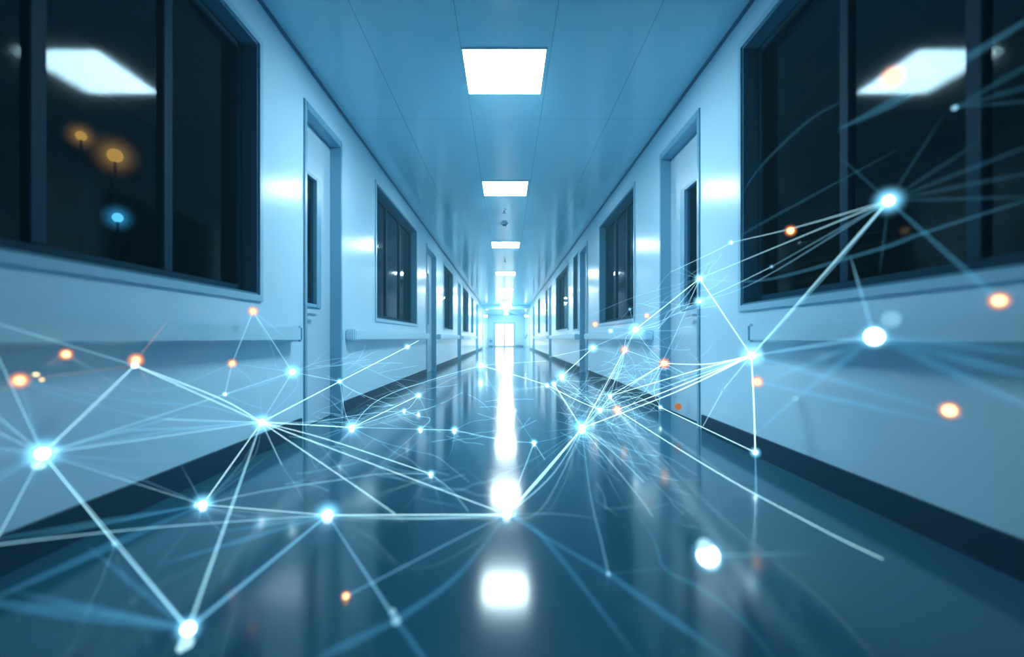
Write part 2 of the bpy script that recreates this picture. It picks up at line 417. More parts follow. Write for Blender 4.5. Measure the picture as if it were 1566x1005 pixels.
# ------------------------------------------------------------------ the glowing network hanging in the corridor
WHITE, TEAL, ORANGE = (0.62, 0.90, 1.0), (0.10, 0.50, 0.85), (1.0, 0.36, 0.08)
M.update(
    core_w=lamp('orb_core_white', (0.80, 0.96, 1.0), 5.0, False),
    lobe_w=lamp('orb_lobe_white', (0.45, 0.85, 1.0), 1.3, False),
    core_f=lamp('orb_core_faint', (0.30, 0.70, 0.95), 0.8, False),
    core_d=lamp('orb_core_dull', (1.0, 0.36, 0.10), 0.45, False),
    halo_d=halo_mat('orb_halo_dull', (1.0, 0.3, 0.06), 1.2, 1.0),
    core_o=lamp('orb_core_amber', (1.0, 0.70, 0.34), 2.6, False),
    halo_w=halo_mat('orb_halo_white', (0.20, 0.66, 1.0), 7.0, 0.6),
    halo_f=halo_mat('orb_halo_faint', (0.12, 0.50, 0.85), 0.5, 0.2),
    halo_o=halo_mat('orb_halo_amber', (1.0, 0.27, 0.045), 11.0, 5.0),
    halo_lamp=halo_mat('lamp_glow_amber', (1.0, 0.33, 0.06), 1.6, 0.2),
    halo_cool=halo_mat('window_glow_cyan', (0.12, 0.6, 0.95), 1.6, 0.2),
    fil_w=filament_mat('filament_white', (0.50, 0.88, 1.0), 1.15),
    fil_m=filament_mat('filament_pale', (0.38, 0.80, 1.0), 0.5),
    fil_s=filament_mat('filament_soft', (0.24, 0.68, 1.0), 0.2),
    fil_h=filament_mat('filament_hair', (0.30, 0.74, 1.0), 0.24),
    fil_b=filament_mat('filament_beam', (0.10, 0.50, 0.82), 0.075),
    fil_g=filament_mat('filament_ghost', (0.10, 0.50, 0.82), 0.032),
    fil_o=filament_mat('filament_amber', (1.0, 0.45, 0.22), 0.22),
)

# glow blobs in the near left glass, built as made-up globes on stands
for (px, py, d, r, m, lab) in ((176, 238, 2.55, .035, 'warm', 'round orange glow put into the near left window'),
                               (124, 208, 2.35, .022, 'warm', 'dimmer orange glow put left of the round one in the near left window'),
                               (180, 333, 2.5, .024, 'cool', 'small cyan glow put low in the near left window')):
    p = at(px, py, d)
    t = thing('globe_lamp', lab, 'lamp', p)
    bm = bmesh.new(); bmesh.ops.create_uvsphere(bm, u_segments=20, v_segments=12, radius=r); link('globe', bm, m, t, True)
    bm = bmesh.new(); cyl(bm, Vector((0, 0, -(p.z + r) / 2 + .001)), (0, 0, 1), .007, p.z - r + .002, seg=10); cyl(bm, Vector((0, 0, -p.z + .012)), (0, 0, 1), .11, .02); link('added_stand', bm, 'room', t)
    hr = r * 4.2
    bm = bmesh.new(); bmesh.ops.create_icosphere(bm, subdivisions=3, radius=hr)
    h = link('glow', bm, 'halo_lamp' if m == 'warm' else 'halo_cool', t, True); h['radius'] = hr

def bound(px, py):
    d = 30.0
    if abs(px - VX) > 1: d = min(d, F * (HALF - (0.1 if py > 470 else 0.03)) / abs(px - VX))    # clear of the handrails
    if py > VY + 1: d = min(d, F * (EYE - 0.02) / (py - VY))
    return d
def depth(px, py, want=None):
    b = bound(px, py)
    if want is None: return (0.95 if on_floor(px, py) else 0.88) * b
    return min(want, 0.97 * b)
def on_floor(px, py):
    return py > 560 and F * (EYE - 0.02) / (py - VY) < F * (HALF - 0.1) / max(1, abs(px - VX))

NODES = {}
def orb(key, px, py, r, d=None, kind='w', label='', ref='', lobes=(), group=None, halo=3.6):
    d = depth(px, py, d)
    if on_floor(px, py) and key not in 'E AB AI': d = 1.02 * bound(px, py)        # resting on the floor
    p = at(px, py, d); k = d / F
    R = r * k
    # keep the ball above the floor and off the walls
    p.z = max(p.z, R * 0.3); p.x = max(-HALF + R + .004, min(HALF - R - .004, p.x))
    NODES[key] = (p, ref, d)
    t = thing('glowing_orb', label, 'orb', p, group=group or {'w': 'white glowing orbs of the network', 'f': 'faint teal orbs of the network', 'o': 'orange glowing orbs of the network', 'd': None}[kind])
    bm = bmesh.new(); bmesh.ops.create_uvsphere(bm, u_segments=20, v_segments=14, radius=R)
    link('core', bm, 'core_' + kind, t, True)
    for dx, dy, lr, sx in lobes:
        bm = bmesh.new(); bmesh.ops.create_uvsphere(bm, u_segments=16, v_segments=12, radius=lr * k)
        bmesh.ops.scale(bm, vec=(sx, 1, 1), verts=bm.verts)
        bmesh.ops.translate(bm, vec=(dx * k, 0.002, -dy * k), verts=bm.verts)
        link('side_lobe', bm, 'lobe_w' if kind == 'w' else 'core_' + kind, t, True)
    if halo:
        hr = R * halo
        bm = bmesh.new(); bmesh.ops.create_icosphere(bm, subdivisions=3, radius=hr)
        h = link('halo', bm, 'halo_' + kind, t, True); h['radius'] = hr
    return t

def tube(pts, rads, seg=6):
    bm = bmesh.new(); rings = []
    n = len(pts)
    up = Vector((0.13, 0.2, 1)).normalized()
    for i, p in enumerate(pts):
        t = (pts[min(i + 1, n - 1)] - pts[max(i - 1, 0)]).normalized()
        u = t.cross(up)
        if u.length < 1e-3: u = t.cross(Vector((1, 0, 0)))
        u.normalize(); v = t.cross(u)
        rings.append([bm.verts.new(p + (u * math.cos(2 * math.pi * k / seg) + v * math.sin(2 * math.pi * k / seg)) * rads[i]) for k in range(seg)])
    for a, b in zip(rings, rings[1:]):
        for k in range(seg):
            bm.faces.new((a[k], a[(k + 1) % seg], b[(k + 1) % seg], b[k]))
    bm.faces.new(rings[0][::-1]); bm.faces.new(rings[-1])
    return bm

def smooth_line(P, steps=6):
    out = []
    for i in range(len(P) - 1):
        a, b = P[max(i - 1, 0)], P[i]; c, e = P[i + 1], P[min(i + 2, len(P) - 1)]
        for s in range(steps):
            u = s / steps
            out.append(0.5 * ((2 * b) + (c - a) * u + (2 * a - 5 * b + 4 * c - e) * u * u + (3 * b - 3 * c + e - a) * u ** 3))
    out.append(P[-1]); return out

LABELS = []
def fil(m, path, w, label, group=None):
    """path: node keys or (px, py[, depth]); w: width in pixels, one value or (first, last)."""
    P, D = [], []
    for q in path:
        if isinstance(q, str):
            p, _, d = NODES[q]
        else:
            d = depth(q[0], q[1], q[2] if len(q) > 2 else None); p = at(q[0], q[1], d)
        P.append(p); D.append(d)
    w0, w1 = w if isinstance(w, tuple) else (w, w)
    q = 0.8 if m in 'bg' else 0.52
    w0, w1 = w0 * q, w1 * q
    pts = smooth_line(P) if len(P) > 2 else [P[0].lerp(P[1], i / 16) for i in range(17)]
    for p in pts:
        p.z = max(p.z, 0.006); p.x = max(-HALF + .004, min(HALF - .004, p.x))
    n = len(pts) - 1
    rads = []
    for i, p in enumerate(pts):
        u = i / n
        e = 1.0
        if not isinstance(path[-1], str) and m in 'bgsho':          # a loose end thins out to nothing
            e = min(1.0, (1.04 - u) / 0.45)
        if not isinstance(path[0], str) and m in 'bgsho': e *= min(1.0, (u + 0.04) / 0.45)
        rads.append((w0 + (w1 - w0) * u) * e * 0.5 * p.y / F)
    # dark-adapted origin at the middle of the thread
    c = pts[n // 2].copy()
    o = link('light_filament', tube([p - c for p in pts], rads), 'fil_' + m, None, True)
    o.location = c
    tag(o, label, 'filament', group or 'filaments of light between the orbs')
    LABELS.append((label, group))
    return o

# ---- white orbs
orb('A', 65, 694, 8.5, 1.33, 'w', 'big white orb low before the near left wall, second lobe under it', 'the big left orb', ((-7, 18, 6, 1.7), (17, -4, 4, 1.3)), halo=4.2)
orb('B', 400, 646, 4.2, 2.45, 'w', 'white hub orb above the left baseboard with the most rays', 'the left hub orb', halo=5)
orb('C', 310, 772, 5.5, 1.65, 'w', 'paired white orb before the left baseboard, small bead at its side', 'the paired floor orb', ((-10, 1, 3, 1.3),), halo=4.5)
orb('D', 501, 788, 7.5, 1.55, 'w', 'round white orb alone over the left floor, strong level filament', 'the round floor orb', halo=4)
orb('E', 288, 962, 9, 0.92, 'w', 'blurred double white orb lowest over the near floor', 'the blurred double orb', ((-4, 22, 9, 1.1), (-12, 30, 6, 1.0)), halo=3)
orb('Fa', 447, 569, 4, 2.9, 'w', 'white orb just left of the near left door', 'the orb by the left door', halo=4.5)
orb('G', 538, 654, 4, 3.15, 'w', 'white orb at the foot of the near left door', 'the orb at the left doorfoot', halo=5)
orb('H', 519.5, 583.5, 2, 3.8, 'w', 'white speck on the far jamb of the near left door', 'the jamb speck', halo=4)
orb('I', 640, 605, 2.3, 4.9, 'w', 'white bead over the floor before the second left door', 'the bead by the second door', halo=4)
orb('J', 618, 628, 1.6, 4.0, 'w', 'tiny white bead between the doorfoot orb and the second left door', 'the tiny mid bead', halo=4)
orb('K', 643, 657, 2.3, 3.2, 'w', 'left one of two small beads level with the doorfoot orb', 'the left level bead', halo=4)
orb('L', 695, 658, 2.6, 3.2, 'w', 'right one of two small beads level with the doorfoot orb', 'the right level bead', halo=4)
orb('Mm', 735, 559, 3.4, 9.0, 'w', 'white orb far down the left half of the floor', 'the far floor orb', halo=4)
orb('Nn', 659, 725, 2.4, 2.15, 'w', 'small white bead over the floor, filament from the left hub ending there', 'the mid floor bead', halo=4)
orb('O', 775, 787, 6.5, 1.68, 'w', 'white orb in the floor centre where many filaments meet', 'the centre floor orb', ((-9, 0, 5, 1), (9, 0, 5, 1)), halo=4)
orb('Q', 890, 655, 5.2, 3.1, 'w', 'brilliant white hub orb over the floor right of centre', 'the right hub orb', halo=5)
orb('R', 907, 532, 3, 6.8, 'w', 'white bead under the right handrail beyond the orange orbs', 'the handrail bead', halo=4)
orb('S', 859, 576, 3.2, 7.4, 'w', 'white bead at the far right baseboard', 'the baseboard bead', halo=5)
orb('T', 847, 587, 2.3, 6.4, 'w', 'fainter white bead just below the far baseboard bead', 'the lower far bead', halo=4)
orb('T2', 836.5, 589, 1.8, 6.3, 'w', 'tiny white bead on the long filament from the far floor orb', 'the tiny far bead', halo=4)
orb('V', 1070, 426, 3.2, 3.4, 'w', 'white orb on the vision panel of the near right door', 'the right door orb', halo=4)
orb('W', 1069, 461, 2.6, 3.5, 'w', 'small white bead at the foot of the right vision panel', 'the vision panel bead', halo=5)
orb('X', 1149, 544, 5.2, 2.5, 'w', 'white hub orb on the wall between right door and big window', 'the right wall hub', ((9, -1, 3, 2),), halo=5)
orb('Y', 1359, 307, 7.5, 1.5, 'w', 'white orb before the dark glass of the huge right window', 'the window orb', halo=4)
orb('Z', 1337, 515, 12, 1.0, 'w', 'large blurred white orb beneath the huge right window', 'the large blurred orb', halo=2.4)
orb('Zf', 1363, 488, 12, 0.95, 'f', 'faint pale ghost orb at the shoulder of the large blurred orb', 'the ghost orb', halo=1.8)
orb('AA', 1042, 577, 3.6, 3.4, 'f', 'soft pale orb at the lower part of the near right door', 'the soft door orb', ((6, 4, 3, 1), (10, -5, 2, 1)), halo=3.5)
orb('AB', 1083, 850, 15, 0.93, 'w', 'oval white glow standing over the near right floor', 'the oval floor glow', ((-5, -14, 10, 1), (4, 8, 13, 1)), halo=2.2)
orb('AC', 816.6, 677, 2.2, 2.75, 'w', 'small white bead between the light reflections and right hub orb', 'the bead beside the reflections', halo=4)
orb('AD', 785, 629, 2.3, 3.9, 'w', 'small white bead on the bright floor reflections of the lights', 'the bead on the reflections', halo=4)
orb('AE', 917.6, 627, 2.6, 3.9, 'w', 'white bead in the tangle beside the lowest orange orb', 'the tangle bead', ((-1, 8, 1.6, .7),), halo=4)
orb('AF', 933, 605.5, 2.2, 4.4, 'w', 'white bead on the filament rising to the orange orb by the right door', 'the middle tangle bead', halo=4)
orb('AG', 1010, 623, 1.6, 4.2, 'w', 'tiny bead where the right baseboard meets the door', 'the corner bead', halo=4)
orb('AH', 1155, 692, 3, 2.4, 'w', 'bead at the right baseboard, straight below the right wall hub', 'the lower plumb bead', halo=4)
orb('AH2', 1154.5, 661, 2.6, 2.45, 'f', 'faint bead midway down the vertical filament under the right wall hub', 'the upper plumb bead', halo=4)
orb('AK', 1118, 371, 1.6, 2.9, 'w', 'tiny bead on the wall between right door and dark window', 'the tiny wall bead', halo=4)
orb('AL', 1180, 408, 2.0, 2.5, 'f', 'small teal bead in the lower corner of the huge right window', 'the window corner bead', halo=4)
orb('AM', 963, 473, 2.0, 5.1, 'f', 'small teal bead on the second right window', 'the second window bead', halo=4)
orb('AN', 934, 506, 1.7, 5.7, 'w', 'tiny bead under the second right window', 'the bead under the window', halo=4)
orb('U', 972, 504, 4, 4.8, 'w', 'peach-white orb under the second right window between orange orbs', 'the peach orb', halo=4.5)
orb('AI', 606, 949, 6.5, 0.98, 'f', 'faint teal orb over the near floor left of the big reflection', 'the teal floor orb', ((-6, -12, 5, 1),), halo=2.2)
orb('AJ', 175, 832, 3, 1.3, 'f', 'faint bead where two filaments cross over the left baseboard', 'the crossing bead', halo=4)
orb('AQ', 1216, 610, 4.5, 2.0, 'f', 'faint bead on the wall right of the orange orb under the right hub', 'the faint wall bead', halo=2.2)
orb('AR', 1106, 596, 2.4, 2.85, 'f', 'faint bead on the filament slanting down left of the right hub', 'the slanting bead', halo=4)
orb('AS', 1460, 165, 4, 1.3, 'f', 'faint teal bead high in the huge right window', 'the high window bead', halo=2.5)
orb('AT', 930.6, 878, 3, 1.2, 'f', 'faint bead over the near floor left of the oval glow', 'the faint floor bead', halo=3)
orb('AV', 344, 603, 1.5, 2.3, 'w', 'tiny bead below the lower orange orb of the left wall', 'the tiny left bead', halo=4)
orb('AW', 623, 530.5, 2.0, 5.5, 'w', 'bright bead on the wall under the handrail between the left doors', 'the bead under the handrail', halo=4)
# ---- orange orbs
orb('O1', 101, 542, 5.0, 1.45, 'o', 'orange orb on the left wall at the dark rail shadow', 'the rail shadow orange orb', halo=2.6)
orb('O2', 30, 582, 6.5, 1.28, 'o', 'orange orb leftmost of all, with small sparks beside it', 'the leftmost orange orb', ((24, -9, 2.2, 2.2), (33, -1, 1.8, 2)), halo=2.7)
orb('O3', 208, 551, 5.5, 1.75, 'o', 'orange orb with a white bead under it, long rays leaving both', 'the beaded orange orb', halo=2.8)
orb('O3b', 206, 559, 3.6, 1.74, 'w', 'white bead touching the underside of an orange orb', 'the white under-bead', halo=2.5)
orb('O4', 387, 476, 4.0, 2.5, 'o', 'orange orb at the lower corner of the huge left window', 'the window corner orange orb', halo=2.8)
orb('O5', 355, 556, 3.6, 2.4, 'o', 'orange orb straight below the window corner one on the left wall', 'the lower left orange orb', halo=2.8)
orb('O6', 910, 496, 3.0, 7.0, 'o', 'small orange orb farthest down the right wall', 'the farthest orange orb', halo=2.6)
orb('O7', 989, 483, 2.8, 4.6, 'o', 'small orange orb under the near corner of the second right window', 'the small upper orange orb', halo=2.4)
orb('O8', 955, 535, 3.4, 5.2, 'o', 'orange orb just under the peach orb on the right wall', 'the orange orb under peach', halo=2.8)
orb('O9', 1016, 556, 4.4, 4.0, 'o', 'orange orb at the far jamb of the near right door', 'the door jamb orange orb', halo=2.8)
orb('O10', 944, 627, 4.2, 3.9, 'o', 'orange orb over the floor beside the right tangle', 'the floor orange orb', halo=2.6)
orb('O11', 1158, 584, 5.0, 2.45, 'o', 'orange orb just below the right wall hub', 'the orange orb under hub', halo=2.7)
orb('O12', 1209, 353, 4.8, 2.2, 'o', 'orange orb on the dark glass low in the huge right window', 'the dark glass orange orb', halo=2.4)
orb('O13', 1365, 118, 10, 1.5, 'o', 'white-hot orange orb over the light reflected in the right window', 'the white-hot orb', halo=2.4)
orb('O14', 1528, 460, 8.5, 1.2, 'o', 'orange orb at the sill of the huge right window', 'the sill orange orb', halo=2.4)
orb('O15', 1452, 628, 9, 1.35, 'o', 'orange orb alone low on the near right wall', 'the lone right orange orb', halo=2.2)
orb('O16', 529, 912, 4.2, 1.1, 'o', 'small orange orb alone over the near floor', 'the small floor orange orb', halo=2.4)
orb('O17', 1037, 622, 5, 3.7, 'd', 'dull orange smudge of light at the right baseboard by the door', 'the dull orange smudge', halo=2.0)

def ref(k): return NODES[k][1]
ADJ = {'w': 'bright', 'm': 'pale', 's': 'soft', 'h': 'hair-thin', 'b': 'broad teal', 'g': 'faint teal', 'o': 'amber'}
def ln(m, a, b, w=1.3, mid=(), extra='', end=None):
    """A filament between two orbs, or from an orb to a place named by end."""
    tail = 'to ' + ref(b) if isinstance(b, str) else end
    lab = ' '.join(x for x in (extra, ADJ[m], 'filament from', ref(a), tail) if x)
    return fil(m, [a, *mid, b], w, lab)

# ---- left side
ln('m', 'A', 'B', (2, 1.6)); ln('s', 'A', 'B', (2, 1.5), [(290, 655, 1.9)], 'sagging')
ln('s', 'A', 'B', (1.8, 1.2), [(200, 659, 1.6), (330, 655, 2.1)], 'faintly waving')
ln('w', 'A', 'O3b', 1.3); ln('m', 'A', 'O3b', 1.5, [(150, 617, 1.5)], 'second')
ln('m', 'A', 'E', (2, 6)); ln('m', 'A', 'AJ', (2, 3)); ln('s', 'AJ', 'E', (3, 8))
ln('m', 'A', 'C', 1.2); ln('s', 'A', 'C', 1.5, [(200, 728, 1.5)], 'bowed')
for y, w, tail in ((640, 1.6, 'topmost of six leaving at the left'), (663, 1.6, 'second of six leaving at the left'), (686, 1.5, 'third of six leaving at the left'),
                   (695, 1.5, 'fourth of six leaving at the left'), (724, 2.2, 'fifth of six leaving at the left'), (733, 3, 'lowest of six leaving at the left')):
    ln('m' if y < 690 else 's', 'A', (-40, y + (y - 694) * .62, 1.2), w, end=tail)
ln('m', 'A', (-20, 508, 1.2), 1.7, end='steeply up past the leftmost orange orb')
ln('s', 'A', 'O2', 1.5)
ln('m', 'A', (-3, 822, 1.22), (2, 3), end='down to the foot of the near left wall')
ln('s', 'A', (45, 752, 1.25), (2.5, 1), end='fading short way below it')
ln('m', 'A', 'AV', 1.2); ln('m', 'AV', 'Fa', 1.2); ln('s', 'AV', 'Fa', 1.2, [(395, 590, 2.6)], 'second')
ln('s', 'A', (300, 708, 1.7), (2.5, 1), [(180, 703, 1.5)], end='fading out above the baseboard')
ln('s', 'A', (330, 620, 2.1), (3, 1), end='fading toward the lower left orange orb')
ln('w', 'O3b', 'B', 1.4, [(340, 611, 2.2)], 'upper'); ln('w', 'O3b', 'B', 1.2, (), 'lower')
ln('m', 'O3b', (-40, 484, 1.25), 1.4, end='slanting up out past the left edge')
ln('o', 'O3b', 'O2', 1.2, (), 'thin'); ln('o', 'O3', (262, 484, 1.95), (1.5, 3), end='fading up toward the left window')
ln('o', 'O3', (234, 602, 1.8), (1.5, 1), end='short below it')
ln('o', 'O1', (62, 563, 1.4), 1, end='short down its left'); ln('o', 'O1', (135, 561, 1.5), (1.5, .6), end='short down its right')
ln('o', 'O2', (-10, 605, 1.25), (2, 1), end='short out past the left edge')
ln('s', 'O2', 'B', 1.8, [(93, 605, 1.4), (250, 641, 1.9)], 'lower sagging'); ln('s', 'O2', 'B', 1.8, [(195, 613, 1.7), (320, 622, 2.2)], 'upper sagging')
ln('s', 'O1', 'O5', 1.2, [(230, 600, 1.8)], 'drooping')
ln('m', 'O4', 'O5', 1.3); ln('m', 'O5', 'AV', 1.1); ln('m', 'O4', 'Fa', 1.3); ln('s', 'O4', 'Fa', 1.1, [(415, 530, 2.6), (424, 562, 2.7)], 'bent')
ln('h', 'O4', (446, 523, 2.9), 1, end='toward the near end of the left rail')
ln('h', 'O5', 'Fa', 1.2); ln('s', 'O5', (396, 592, 2.5), 1.1, end='down right onto the plain wall')
ln('h', 'AV', (430, 628, 2.6), 1, [(390, 622, 2.5)], end='wandering above the left hub')
ln('m', 'Fa', 'B', 1.2); ln('s', 'Fa', 'B', 1.2, [(455, 590, 2.8), (420, 628, 2.6)], 'bowed')
ln('m', 'Fa', 'H', 1.2); ln('s', 'Fa', (523, 512, 3.9), 1.2, [(480, 555, 3.2)], end='up to the start of the handrail')
ln('h', 'Fa', (560, 545, 4.2), 1.1, [(500, 551, 3.5)], end='across the near left door')
ln('h', 'Fa', (575, 552, 4.2), 1.1, [(505, 560, 3.5)], end='across the left door, lower one')
ln('w', 'B', 'H', 1.6); ln('w', 'H', 'AW', 1.4); ln('w', 'AW', (640, 521, 6.2), 1.3, end='ending under the left handrail')
ln('m', 'H', (600, 620, 4.4), 1.1, [(530, 592, 3.9), (565, 608, 4.2)], end='down across the left baseboard')
ln('w', 'B', 'G', 1.3, (), 'lower'); ln('m', 'B', 'G', 1.2, [(470, 649, 2.8)], 'upper')
ln('w', 'B', 'C', (1.6, 2.2)); ln('m', 'B', 'E', (1.4, 7)); ln('s', 'B', 'C', 1.4, [(372, 705, 2.0)], 'bowed'); ln('s', 'B', 'C', 1.2, [(390, 695, 2.0), (345, 740, 1.8)], 'outer bowed')
ln('m', 'B', (431, 711, 2.1), 1.4, end='short down onto the floor'); ln('h', (('B')), (470, 780, 1.7), 1, [(431, 711, 2.1), (452, 742, 1.9)], end='trailing faintly onto the floor')
ln('s', 'B', (398, 591, 2.4), 1, end='straight up the left wall')
ln('w', 'B', 'Nn', 1.4, [(500, 672, 2.4)]); ln('w', 'B', 'O', 1.4); ln('w', 'B', (604, 786, 1.65), 1.4, [(528, 733, 2.0)], end='down to the level floor filament')
ln('m', 'B', 'J', 1.1, [(480, 645, 2.9), (560, 633, 3.6)]); ln('s', 'B', (560, 700, 2.3), 1.1, [(480, 676, 2.4)], end='down right over the floor')
ln('m', 'B', (255, 641, 1.9), 1.3, end='level left, ending on the wall')
ln('s', 'B', (140, 657, 1.5), (1.2, 2), [(250, 656, 1.9)], end='level left, fading near the big orb')
ln('m', 'C', 'Nn', 1.3, [(400, 752, 1.8), (525, 733, 1.95), (585, 725, 2.0)])
ln('w', 'C', 'D', 1.2); ln('s', 'C', 'D', 1.2, [(360, 788, 1.6), (430, 792, 1.55)], 'sagging')
ln('b', 'C', (-60, 834, 1.1), (2, 16), end='widening left along the baseboard'); ln('b', 'C', (-60, 845, 1.15), (2, 10), end='widening left, lower one')
ln('b', 'C', (-60, 938, 0.85), (2, 26), end='widening to the lower left floor')
ln('s', 'C', (300, 808, 1.6), (2, 1), end='short straight down'); ln('s', 'C', (272, 702, 1.7), (2, 1), end='fading up the left wall')
ln('s', 'C', (420, 690, 2.1), (1.5, 1), end='rising across the baseboard'); ln('h', 'C', (350, 822, 1.5), 1, [(325, 800, 1.6)], end='curling down right of it')
ln('m', 'D', (-30, 836, 1.1), (1.3, 3), [(236, 807, 1.5)], end='level left over the dark baseboard')
ln('w', 'D', 'O', (1.6, 2.2)); ln('m', 'D', 'O', (1, 4), [(640, 793, 1.6)], 'second')
ln('s', 'D', 'E', (4, 12), (), 'front'); ln('s', 'D', 'E', (2, 5), [(400, 872, 1.2)], 'rear'); ln('s', 'D', 'AI', (3, 9)); ln('b', 'AI', (665, 1030, 0.85), (9, 12), end='down out of the near floor')
ln('b', 'D', (250, 862, 1.2), (3, 14), end='fanning left across the floor'); ln('b', 'D', (330, 815, 1.4), (3, 9), end='fanning left, upper one')
ln('b', 'E', (-60, 915, 0.8), (12, 30), end='broad to the left edge, lower one'); ln('b', 'E', (20, 905, 0.8), (9, 18), end='broad to the left edge, upper one')
ln('b', 'E', (130, 832, 1.1), (12, 6), [(200, 890, 1.0)], end='back toward the left baseboard')
ln('b', 'AI', 'O', (14, 4), [(705, 875, 1.25)]); ln('b', 'AI', (470, 1015, 0.8), (10, 20), end='down left over the near floor')
ln('s', 'O', 'O16', (2, 5), [(717, 815, 1.55), (580, 886, 1.25)])
ln('w', 'O', 'Q', (2.2, 1.3), (), 'left'); ln('w', 'O', 'Q', (2.6, 1.4), [(835, 722, 2.2)], 'right'); ln('m', 'O', 'Q', (3, 1.2), [(848, 722, 2.2)], 'third')
ln('m', 'O', 'AC', (2.2, 1.2)); ln('b', 'O', 'AT', (3, 9), [(825, 816, 1.5)]); ln('b', 'AT', (1130, 1020, 0.85), (9, 18), end='down right across the near floor')
ln('b', 'O', (985, 1020, 0.85), (3, 14), [(825, 816, 1.5)], end='steeply down right to the near floor')
ln('s', 'AC', 'AD', 1.4); ln('m', 'AC', (833, 703, 2.4), 1.4, end='short down right'); ln('m', 'L', 'AC', 1.3, [(770, 673, 2.8)])
ln('s', 'AD', 'Mm', 1.2, [(755, 595, 5.5)]); ln('s', 'AC', 'Q', 1.2, [(850, 670, 2.9)])
ln('m', 'G', 'L', 1.3, [(590, 655, 3.2)]); ln('m', 'K', 'L', 1.2); ln('s', 'L', 'AD', 1.3, [(722, 645, 3.4), (755, 640, 3.6)])
ln('s', 'L', (684, 706, 2.5), 1, [(693, 680, 2.8)], end='dropping onto the floor')
ln('m', 'Nn', (716, 782, 1.7), 1.3, [(690, 750, 1.9)], end='down to the level floor filament'); ln('s', 'Nn', (702, 768, 1.75), 1, end='down right, shorter one')
ln('w', 'G', 'I', 1.4); ln('m', 'G', 'J', 1.4); ln('m', 'G', 'H', 1.1, [(528, 632, 3.3), (524, 610, 3.6)])
ln('s', 'G', (700, 705, 2.4), 1.1, [(590, 678, 2.8)], end='down right across the floor'); ln('s', 'G', (640, 690, 2.5), 1.1, [(580, 675, 2.8)], end='down right, shorter one')
ln('s', 'G', (470, 680, 2.6), 1.1, end='down left across the floor'); ln('s', 'K', (555, 735, 2.0), 1.4, [(600, 695, 2.5)], end='long down left across the floor')
ln('m', 'J', 'K', 1.2, [(640, 636, 3.8), (658, 641, 3.6)]); ln('m', 'I', 'J', 1.2, [(628, 622, 4.2)]); ln('s', 'I', (659, 641, 3.6), 1.2, end='down to the forked strands'); ln('s', 'I', 'K', 1.1, [(652, 632, 3.8), (657, 645, 3.4)], 'forked')
ln('s', 'G', 'J', 1.1, [(560, 637, 3.6), (590, 626, 3.9)], 'arched')
ln('m', 'Mm', 'G', 1.6, [(650, 584, 5.6), (580, 611, 4.0)], 'upper'); ln('s', 'Mm', (528, 634, 3.3), 1.4, [(680, 578, 6.0), (590, 601, 4.3)], end='along the left baseboard')
ln('s', 'Mm', 'I', 1.2, [(690, 580, 6.4)]); ln('w', 'Mm', 'T2', 1.5, [(785, 573, 7.5)]); ln('m', 'Mm', (835, 552, 10), 1.3, [(790, 555, 10)], end='level across the bright far floor')
ln('w', 'T2', 'AE', 1.5, [(880, 611, 5.0)]); ln('w', 'AE', 'O10', 1.2)
# ---- right side
ln('w', 'O10', (1350, 855, 1.2), (1.6, 1.6), [(1074, 709, 2.3), (1240, 801, 1.5)], end='long down right along the near floor')
ln('m', 'AE', 'AG', 1.1, [(960, 606, 4.2)]); ln('w', 'AG', 'AH', 1.6); ln('m', 'AG', 'O9', 1.1, [(1000, 595, 4.1)])
ln('w', 'Q', 'T', 1.2); ln('w', 'Q', 'O8', 1.5, [(935, 573, 4.2)]); ln('m', 'Q', 'O8', 1.2, [(945, 575, 4.2)], 'second'); ln('m', 'Q', 'AE', 1.4); ln('m', 'Q', 'AF', 1.2, [(915, 632, 3.7)])
ln('m', 'Q', 'U', 1.2, [(945, 560, 4.1)]); ln('m', 'Q', 'V', 1.1, [(985, 600, 3.4)])
ln('w', 'X', 'O9', (2.6, 1.2), [(1080, 557, 3.0)]); ln('w', 'X', 'AF', (2.6, 1.2), [(1060, 568, 3.2)]); ln('w', 'X', 'O10', (3, 1.3), [(1040, 590, 3.3)]); ln('w', 'X', 'Q', (3, 1.4), [(1030, 601, 3.3)]); ln('m', 'X', 'AE', (3, 1.1), [(1050, 580, 3.2)])
ln('s', 'X', 'AA', (4, 2))
ln('m', 'Q', (998, 790, 1.7), 1.4, [(965, 745, 2.0)], end='down right, longest of four over the floor'); ln('m', 'Q', (985, 738, 2.1), 1.3, [(940, 694, 2.6)], end='down right, second of four over the floor')
ln('s', 'Q', (956, 742, 2.1), 1.2, [(905, 697, 2.6)], end='down right, third of four over the floor'); ln('s', 'Q', (975, 700, 2.4), 1.1, end='down right, shortest of four over the floor')
ln('s', 'Q', 'AT', (1.4, 5), [(901, 745, 2.0), (921, 835, 1.4)]); ln('s', 'Q', (745, 735, 2.1), 1.2, [(820, 700, 2.6)], end='long down left over the reflections')
ln('s', 'Q', (800, 730, 2.2), 1.2, end='down left, beside the centre reflections'); ln('h', 'Q', (850, 720, 2.3), 1.1, [(878, 690, 2.7)], end='dropping down left, short')
ln('s', 'Q', (930, 610, 4), 1.1, [(905, 640, 3.4)], end='up right into the tangle'); ln('h', 'Q', (840, 640, 3.4), 1.1, end='left toward the reflections'); ln('h', 'Q', (832, 660, 3.0), 1.1, end='left, lower one')
ln('w', 'X', 'AH', (2.6, 3.2), [(1153, 620, 2.45)]); ln('s', 'AH', (1157, 790, 1.7), (3, 6), end='straight down across the floor')
ln('m', 'X', 'AR', (2.4, 1.8)); ln('m', 'AR', (1075, 652, 3.0), 1.6, end='down to the right baseboard')
